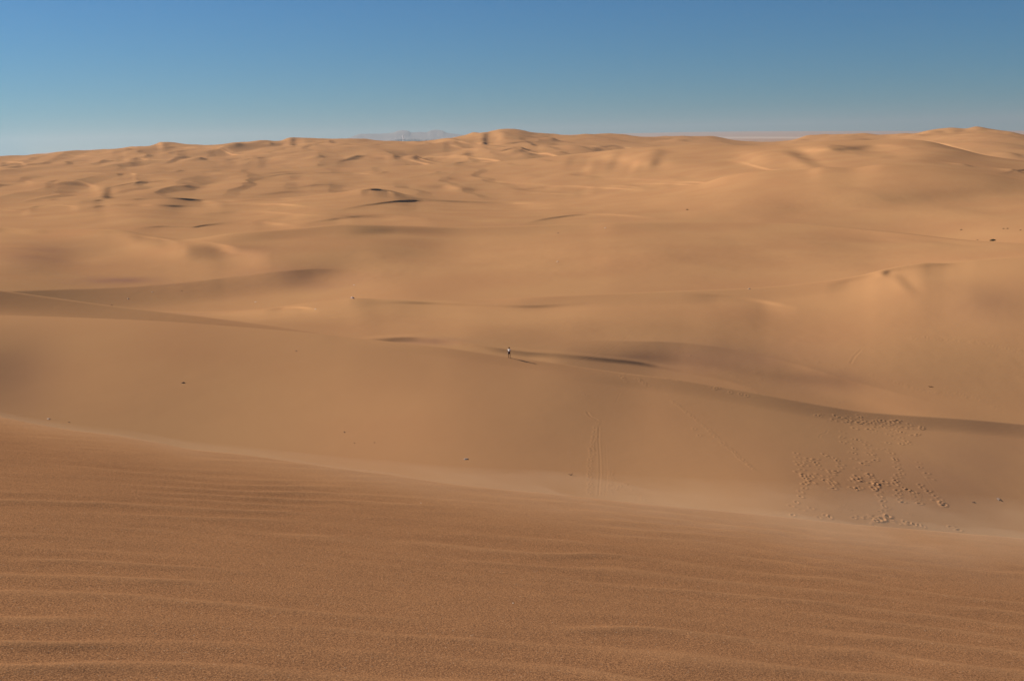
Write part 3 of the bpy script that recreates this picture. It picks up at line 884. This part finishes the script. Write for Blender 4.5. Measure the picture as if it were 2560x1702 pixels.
stone(1513, 570, .45, .7, M_pale, "pale pebble just under the far straight ridge", seed=17)
stone(1395, 583, .50, .6, M_brown, "brown pebble just under the far straight ridge, left of the pale one", seed=18)
stone(639, 755, .34, .5, M_pale, "pale pebble below the big dark dune face", seed=19)
stone(789, 773, .26, .6, M_pale, "pale pebble at the right end of the short dark scarp", seed=20)
stone(885, 713, .32, .6, M_pale, "pale pebble above the little peak on the long ridge", seed=21)
stone(380, 730, .26, .5, M_pale, "pale pebble up and right of the white stone with the dark shadow", seed=22)
stone(454, 727, .24, .5, M_brown, "brown pebble on the shaded slope below the left ridge", seed=23)
stone(741, 877, .16, .5, M_brown, "brown clod near the walker's ridge, left of centre", name="sand_clod", seed=24)
stone(1052, 1257, .005, .8, M_pale, "bright white grain lying on the rippled foreground sand near its crest", name="pebble", seed=25)
stone(1283, 1507, .005, .8, M_pale, "bright white grain on the rippled sand at the bottom centre", name="pebble", seed=26)
stone(881, 746, .55, 1.1, mat("pink_stone", (0.50, 0.34, 0.26), .9), "rounded pinkish rock topping the little peak of the long ridge", name="rock", seed=27)


def tube(pts, rad, seg=7):
    bm = bmesh.new(); rings = []
    for i_, (p, r_) in enumerate(zip(pts, rad)):
        d_ = (pts[min(i_ + 1, len(pts) - 1)] - pts[max(i_ - 1, 0)]).normalized()
        a_ = d_.orthogonal().normalized(); b_ = d_.cross(a_)
        rings.append([bm.verts.new(p + (a_ * math.cos(t_) + b_ * math.sin(t_)) * r_) for t_ in [2 * math.pi * q_ / seg for q_ in range(seg)]])
    for r0_, r1_ in zip(rings[:-1], rings[1:]):
        for q_ in range(seg):
            bm.faces.new((r0_[q_], r0_[(q_ + 1) % seg], r1_[(q_ + 1) % seg], r1_[q_]))
    bm.faces.new(rings[0][::-1]); bm.faces.new(rings[-1])
    return bm


def stick(px, py, pts, rad, label):
    bm = tube([Vector(p) for p in pts], rad)
    o = mesh_obj("dry_stick", bm, M_wood); o.location = place(px, py)
    return put(o, label, "stick")


stick(1427, 1187, [(-.30, 0, .16), (-.14, -.02, .09), (0, -.05, .03), (.10, 0, .08), (.24, .03, .20)], [.018, .035, .05, .045, .02],
      "bent dry stick in a V shape on the near slope, left of the board tracks")
stick(2327, 967, [(-.55, .1, .16), (-.30, .05, .10), (-.05, 0, .04), (.2, -.05, .10), (.5, -.2, .03)], [.05, .07, .06, .08, .02],
      "dark weathered stick lying on the broad right slope")

# ------------------------------------------------------------ desert bushes
M_leaf = mat("bush_leaf", (0.055, 0.060, 0.022), .8, var=.5, scale=3)
M_twig = mat("bush_twig", (0.09, 0.06, 0.035), .9)


def bush(px, py, w, h, label, seed, n=520, cone=1.0, group="low bushes on the far sand"):
    rg = random.Random(seed)
    root = bpy.data.objects.new("desert_bush", None); C.objects.link(root); root.location = place(px, py, .03)
    put(root, label, "bush", group)
    bm = bmesh.new()
    for _ in range(n):
        a_ = rg.uniform(0, 6.283); q_ = math.sqrt(rg.random()) * w / 2
        lob = 1 + .25 * math.sin(3 * a_ + seed) + .15 * math.sin(5 * a_)
        x_, y_ = q_ * lob * math.cos(a_), q_ * lob * math.sin(a_) * .8
        hh = h * max(.12, 1 - (q_ / (w / 2)) ** 2 * .9) * rg.uniform(.35, 1.0)
        c_ = Vector((x_, y_, hh)); s_ = rg.uniform(.05, .11) * max(.5, w / 2)
        d1 = Vector((rg.gauss(0, 1), rg.gauss(0, 1), rg.gauss(0, 1))).normalized(); d2 = d1.orthogonal().normalized()
        bm.faces.new([bm.verts.new(c_ + d1 * s_), bm.verts.new(c_ + d2 * s_ * .5), bm.verts.new(c_ - d1 * s_), bm.verts.new(c_ - d2 * s_ * .5)])
    mesh_obj("foliage", bm, M_leaf, root, False)
    bm = bmesh.new()
    for k_ in range(14):
        a_ = rg.uniform(0, 6.283); e_ = Vector((math.cos(a_) * w * .36, math.sin(a_) * w * .3, h * rg.uniform(.4, .8)))
        t_ = tube([Vector((0, 0, -.08)), e_ * .5 + Vector((0, 0, .05)), e_], [.04 * w / 2, .025 * w / 2, .01 * w / 2], 5)
        tm = bpy.data.meshes.new("t"); t_.to_mesh(tm); t_.free(); bm.from_mesh(tm); bpy.data.meshes.remove(tm)
    mesh_obj("stems", bm, M_twig, root)
    return root


bush(2482, 602, 3.0, .95, "large dark green bush behind the straight ridge at far right", 1, 900)
bush(2403, 575, 1.3, .55, "small round brown bush, leftmost on the flat at far right", 2, 260)
bush(2509, 572, 1.5, .40, "small low reddish bush, left one of a close pair at far right", 3, 260)
bush(2519, 572, 1.5, .45, "small low bush, right one of a close pair at far right", 4, 260)
bush(2551, 576, 1.2, .45, "small bush nearest the right edge of the picture on the flat", 5, 220)
bush(2444, 600, 1.0, .35, "tiny bush on the ridge line left of the large dark bush", 6, 200)
bush(1718, 525, 2.0, .8, "lone small bush on the far slope right of centre", 7, 260)

# ------------------------------------------------------------ the walker
M_skin = mat("skin", (0.16, 0.075, 0.045), .6, var=.08)
M_shirt = mat("white_shirt", (0.80, 0.78, 0.75), .8, var=.04)
M_shorts = mat("dark_shorts", (0.035, 0.022, 0.030), .9, var=.2)
M_hair = mat("dark_hair", (0.02, 0.012, 0.01), .7)
M_jkt = mat("dark_jacket", (0.05, 0.022, 0.028), .9, var=.3)
M_shoe = mat("shoe", (0.10, 0.06, 0.04), .8)
M_cloth = mat("white_cloth", (0.70, 0.68, 0.64), .9, var=.05)


def skin_mesh(name, verts, edges, radii, m, parent, sub=2, rootv=0):
    me = bpy.data.meshes.new(name + "_cage"); me.from_pydata([Vector(v) for v in verts], edges, []); me.update()
    o = bpy.data.objects.new(name + "_cage", me); C.objects.link(o)
    sk = o.modifiers.new("skin", 'SKIN'); sk.use_smooth_shade = True
    sv = me.skin_vertices[0].data
    for i_, r_ in enumerate(radii):
        sv[i_].radius = r_ if isinstance(r_, tuple) else (r_, r_)
        sv[i_].use_root = (i_ == rootv)
    ss = o.modifiers.new("sub", 'SUBSURF'); ss.levels = ss.render_levels = sub
    dg = bpy.context.evaluated_depsgraph_get(); ev = o.evaluated_get(dg)
    nm = bpy.data.meshes.new_from_object(ev); nm.name = name
    bpy.data.objects.remove(o)
    nm.materials.clear(); nm.materials.append(m)
    ob = bpy.data.objects.new(name, nm); C.objects.link(ob); ob.parent = parent
    return ob


person = bpy.data.objects.new("person", None); C.objects.link(person)
az_p = ray(1273, 891)[0]; ci_ = int(round(CO + (az_p - AZ0) / daz))
kr_ = np.where((SEC[:, 0] == 1) & (SEC[:, 1] == 0))[0][-2]
person.location = (RR[kr_, ci_] * math.sin(az_p), RR[kr_, ci_] * math.cos(az_p), ZZ[kr_, ci_] + CZ - .02)
person.rotation_euler = (0, 0, R(-38))
put(person, "person in a white shirt and dark shorts standing bare-legged on the dune crest", "person")
# faces the camera (-y); x is the picture's right
V = [(0, 0, .96), (0, 0, 1.10), (0, .01, 1.26), (0, .01, 1.40), (0, 0, 1.50), (0, -.01, 1.58), (0, -.02, 1.66), (0, -.01, 1.735),
     (-.18, .01, 1.42), (-.27, -.01, 1.20), (-.20, -.20, 1.10), (-.13, -.27, 1.14),
     (.18, .01, 1.42), (.27, .0, 1.19), (.22, -.17, 1.05), (.13, -.26, 1.10),
     (-.10, 0, .90), (-.15, -.02, .52), (-.15, .02, .10), (-.15, -.02, .05), (-.16, -.14, .03),
     (.10, 0, .90), (.17, .01, .52), (.19, .04, .10), (.19, .0, .05), (.21, -.12, .03)]
E = [(0, 1), (1, 2), (2, 3), (3, 4), (4, 5), (5, 6), (6, 7), (3, 8), (8, 9), (9, 10), (10, 11), (3, 12), (12, 13), (13, 14), (14, 15),
     (0, 16), (16, 17), (17, 18), (18, 19), (19, 20), (0, 21), (21, 22), (22, 23), (23, 24), (24, 25)]
Rd = [(.15, .11), (.135, .10), (.15, .11), (.14, .10), .055, .072, .088, .06,
      .058, .045, .034, .030, .058, .045, .034, .030,
      .085, .058, .038, .042, .03, .085, .058, .038, .042, .03]
for hx, sgn in ((11, 1), (15, -1)):                       # five fingers on each hand
    bx_, by_, bz_ = V[hx]
    for f_ in range(5):
        i0 = len(V)
        if f_ == 4:
            q1 = (bx_ + sgn * .012, by_ - .01, bz_ + .045); q2 = (bx_ + sgn * .03, by_ - .03, bz_ + .06); rr_f = (.011, .009)
        else:
            dz_ = .028 - f_ * .018; ln_ = (.05, .058, .054, .042)[f_]
            q1 = (bx_ + sgn * .03, by_ - .02, bz_ + dz_); q2 = (bx_ + sgn * (.03 + ln_), by_ - .012, bz_ + dz_ - .012); rr_f = (.010, .008)
        V += [q1, q2]; E += [(hx, i0), (i0, i0 + 1)]; Rd += list(rr_f)
body = skin_mesh("body", V, E, Rd, M_skin, person)
skin_mesh("shirt", [(0, 0, 1.02), (0, 0, 1.12), (0, .01, 1.26), (0, .01, 1.40), (0, 0, 1.475), (-.18, .01, 1.41), (-.25, 0, 1.27), (.18, .01, 1.41), (.25, 0, 1.27)],
          [(0, 1), (1, 2), (2, 3), (3, 4), (3, 5), (5, 6), (3, 7), (7, 8)],
          [(.165, .125), (.160, .120), (.175, .13), (.165, .12), .07, .08, .072, .08, .072], M_shirt, person)
skin_mesh("shorts", [(0, 0, .98), (-.10, 0, .88), (-.13, -.01, .64), (.10, 0, .88), (.14, 0, .64)], [(0, 1), (1, 2), (0, 3), (3, 4)],
          [(.17, .13), .112, .098, .112, .098], M_shorts, person)
skin_mesh("hair", [(0, .02, 1.70), (0, -.0, 1.755), (0, .06, 1.64)], [(0, 1), (0, 2)], [.088, .07, .06], M_hair, person)
skin_mesh("jacket", [(-.18, -.02, 1.03), (-.06, -.14, 1.06), (.06, -.15, 1.0), (.18, -.05, .95), (.02, -.15, .86)], [(0, 1), (1, 2), (2, 3), (2, 4)],
          [.07, .075, .085, .08, .07], M_jkt, person, rootv=2)
for sx, nm_ in ((-.155, -.09), (.20, -.07)):
    skin_mesh("shoe", [(sx, .04, .05), (sx, -.04, .05), (sx * 1.05, nm_ - .06, .035)], [(0, 1), (1, 2)], [.052, .052, .036], M_shoe, person)
skin_mesh("white_cloth", [(-.22, -.10, .86), (-.23, -.10, .76), (-.22, -.09, .66)], [(0, 1), (1, 2)], [.035, .045, .03], M_cloth, person)
for x_ in (-.03, .03):
    bm = bmesh.new(); bmesh.ops.create_icosphere(bm, subdivisions=2, radius=.010, matrix=Matrix.Translation((x_, -.103, 1.655)))
    mesh_obj("eye", bm, M_hair, person)
bm = bmesh.new(); bmesh.ops.create_cone(bm, cap_ends=True, segments=8, radius1=.016, radius2=.004, depth=.045, matrix=Matrix.Translation((0, -.112, 1.635)) @ Matrix.Rotation(R(-12), 4, 'X'))
mesh_obj("nose", bm, M_skin, person)
bm = bmesh.new(); bmesh.ops.create_icosphere(bm, subdivisions=2, radius=.022, matrix=Matrix.Translation((0, -.098, 1.60)) @ Matrix.Diagonal((1, .4, .3, 1)))
mesh_obj("mouth", bm, mat("lips", (.12, .04, .03), .6), person)
for sx in (-.09, .09):
    bm = bmesh.new(); bmesh.ops.create_icosphere(bm, subdivisions=2, radius=.03, matrix=Matrix.Translation((sx, -.01, 1.645)) @ Matrix.Diagonal((.35, .6, 1, 1)))
    mesh_obj("ear", bm, M_skin, person)

# ------------------------------------------------------------ far things: sea, mountains, white tower
seam = bpy.data.materials.new("sea"); seam.use_nodes = True
b_ = seam.node_tree.nodes["Principled BSDF"]; b_.inputs["Base Color"].default_value = (0.02, 0.06, 0.10, 1); b_.inputs["Roughness"].default_value = .35
wn = seam.node_tree.nodes.new("ShaderNodeTexNoise"); wn.inputs["Scale"].default_value = .05
wb_ = seam.node_tree.nodes.new("ShaderNodeBump"); wb_.inputs["Strength"].default_value = .4
seam.node_tree.links.new(wn.outputs[0], wb_.inputs["Height"]); seam.node_tree.links.new(wb_.outputs[0], b_.inputs["Normal"])
aS = np.linspace(R(-75), ray(80, 390)[0], 30); rS = np.array([6500, 9000, 14000, 25000, 40000, 59000.0])
Xs = rS[:, None] * np.sin(aS); Ys = rS[:, None] * np.cos(aS)
sea = grid_mesh("sea", Xs, Ys, np.full(Xs.shape, CZ - 82.0)); sea.data.materials.append(seam); sea["kind"] = "structure"

mm = mat("mountain_rock", (0.16, 0.13, 0.12), .95, scale=.0006)
mp_ = [(870, 346), (880, 342), (903, 335), (948, 334.6), (982, 332), (995, 327.5), (1010, 326), (1021, 328), (1028, 332), (1050, 330.5), (1066, 331), (1077, 326.5),
       (1090, 325), (1104, 326.5), (1117, 332), (1138, 335), (1165, 338), (1200, 343), (1230, 347)]
am = [ray(*p)[0] for p in mp_]; tm_ = [ray(*p)[1] for p in mp_]
azm = np.linspace(am[0], am[-1], 220); Tm = pchip(am, tm_, azm)
rm = 50000.0; hill = []
zb = -np.interp(azm, AZ, ch[0] * ch[1]) * rm / 60000
for dr, fr in ((-5200, -.05), (-4200, .12), (-3300, .28), (-2500, .45), (-1700, .66), (-900, .86), (0, 1.0), (900, .8), (2000, .45), (3200, .1), (4200, -.1)):
    rg_ = rm + dr
    zt = -rm * Tm
    wob = fbm(azm * 160 + dr * .0006, azm * 0 + dr * .0004, 7, 3) * .10 * (0 if dr == 0 else 1)
    hill.append((rg_, zb - 40 + (zt - zb + 40) * np.clip(fr + wob, -.2, 1.02)))
Xm = np.array([h_[0] * np.sin(azm) for h_ in hill]); Ym = np.array([h_[0] * np.cos(azm) for h_ in hill]); Zm = np.array([h_[1] for h_ in hill]) + CZ
mt_ = grid_mesh("mountains", Xm, Ym, Zm); mt_.data.materials.append(mm); mt_["kind"] = "structure"

az_t, td_t = ray(1007.5, 343); at_ = ray(1007.5, 337.5)[1]
rt_ = 24000.0; ci_ = int(round(CO + (az_t - AZ0) / daz)); far_rows = np.where(SEC[:, 0] >= 7)[0][30:]
zg = float(np.interp(rt_, RR[far_rows, ci_], ZZ[far_rows, ci_])); ztop = -rt_ * at_
bm = bmesh.new(); hT = ztop - zg
bmesh.ops.create_cone(bm, cap_ends=True, segments=16, radius1=11, radius2=7, depth=hT, matrix=Matrix.Translation((0, 0, hT / 2)))
bmesh.ops.create_cone(bm, cap_ends=True, segments=16, radius1=13, radius2=13, depth=hT * .12, matrix=Matrix.Translation((0, 0, hT * .86)))
tw = mesh_obj("white_tower", bm, mat("white_paint", (.85, .85, .83), .6, var=.03), smooth_=False)
tw.location = (rt_ * math.sin(az_t), rt_ * math.cos(az_t), zg + CZ)
put(tw, "tiny white tower far away below the hazy mountains", "tower")

# ------------------------------------------------------------ sand blowing over the foreground crest
ia = np.where((AZ > R(-29)) & (AZ < R(29)))[0][::3]
az_d = AZ[ia]; crd = cr[ia]
pxd = 1280 + F * np.tan(az_d) / 1.0
hmax = np.interp(pxd, [-200, 0, 700, 1000, 1500, 2000, 2700], [.03, .03, .04, .06, .10, .13, .15])
wid = np.interp(pxd, [-200, 0, 700, 1000, 1500, 2000, 2700], [.8, .8, 1.0, 1.4, 2.2, 2.9, 3.2])
topr, botr, rws = [], [], []
ts_ = np.linspace(-1, 0.45, 30)
for t_ in ts_:
    rd = crd + t_ * wid
    zg_ = np.array([np.interp(r_, RR[:430, i_], ZZ[:430, i_]) for r_, i_ in zip(np.minimum(rd, crd), ia)])
    lift = (np.clip(1 + t_, 0, 1) ** 1.3 if t_ < 0 else 1) * (math.cos(max(t_, 0) / .45 * math.pi / 2) if t_ > 0 else 1)
    nz_ = .75 + .35 * fbm(az_d * 18 + t_ * 1.3, az_d * 0 + t_ * 3.1, 13, 3)
    zt_ = zg_ + (hmax * lift * np.clip(nz_, .2, 1.4) if 0 < lift else 0 * hmax) + .002
    zb_ = zg_ - (.05 if t_ <= 0 else .05 * (1 - t_ / .45)) + (0 if t_ <= 0 else 0)
    topr.append((rd, zt_)); botr.append((rd, np.minimum(zb_, zt_ - .001)))
loop = topr + botr[::-1]
Xd = np.array([q_[0] * np.sin(az_d) for q_ in loop]).T; Yd = np.array([q_[0] * np.cos(az_d) for q_ in loop]).T; Zd = np.array([q_[1] for q_ in loop]).T + CZ
dust = grid_mesh("drifting_sand", Xd, Yd, Zd, close=True)
bm = bmesh.new(); bm.from_mesh(dust.data); bm.verts.ensure_lookup_table(); nl = len(loop)
bm.faces.new([bm.verts[i_] for i_ in range(nl)][::-1]); bm.faces.new([bm.verts[(len(ia) - 1) * nl + i_] for i_ in range(nl)])
bmesh.ops.recalc_face_normals(bm, faces=bm.faces); bm.to_mesh(dust.data); bm.free()
dm = bpy.data.materials.new("drifting_sand"); dm.use_nodes = True
for n in list(dm.node_tree.nodes):
    if n.type == 'BSDF_PRINCIPLED': dm.node_tree.nodes.remove(n)
dv_ = dm.node_tree.nodes.new("ShaderNodeVolumePrincipled")
dv_.inputs["Color"].default_value = (0.80, 0.62, 0.43, 1); dv_.inputs["Density"].default_value = 0.5; dv_.inputs["Anisotropy"].default_value = 0.0
dm.node_tree.links.new(dv_.outputs[0], dm.node_tree.nodes["Material Output"].inputs["Volume"])
dust.data.materials.append(dm); dust["kind"] = "stuff"
# ------------------------------------------------------------ thin dry haze over the whole country
def box(name, x0, x1, y0, y1, z0_, z1_):
    bm = bmesh.new(); bmesh.ops.create_cube(bm, size=1)
    for v in bm.verts:
        v.co = Vector(((x0 + x1) / 2 + v.co.x * (x1 - x0), (y0 + y1) / 2 + v.co.y * (y1 - y0), (z0_ + z1_) / 2 + v.co.z * (z1_ - z0_)))
    me = bpy.data.meshes.new(name); bm.to_mesh(me); bm.free()
    o = bpy.data.objects.new(name, me); C.objects.link(o); return o


hz = box("haze", -63000, 63000, -63000, 63000, -160, 900)
hz["kind"] = "stuff"
hm = bpy.data.materials.new("haze"); hm.use_nodes = True
for n in list(hm.node_tree.nodes):
    if n.type == 'BSDF_PRINCIPLED': hm.node_tree.nodes.remove(n)
pv = hm.node_tree.nodes.new("ShaderNodeVolumePrincipled")
pv.inputs["Color"].default_value = (0.47, 0.57, 0.65, 1); pv.inputs["Density"].default_value = 2.0e-5
pv.inputs["Anisotropy"].default_value = 0.3
hm.node_tree.links.new(pv.outputs[0], hm.node_tree.nodes["Material Output"].inputs["Volume"])
hz.data.materials.append(hm)

print("verts", NR, NC, NR * NC)
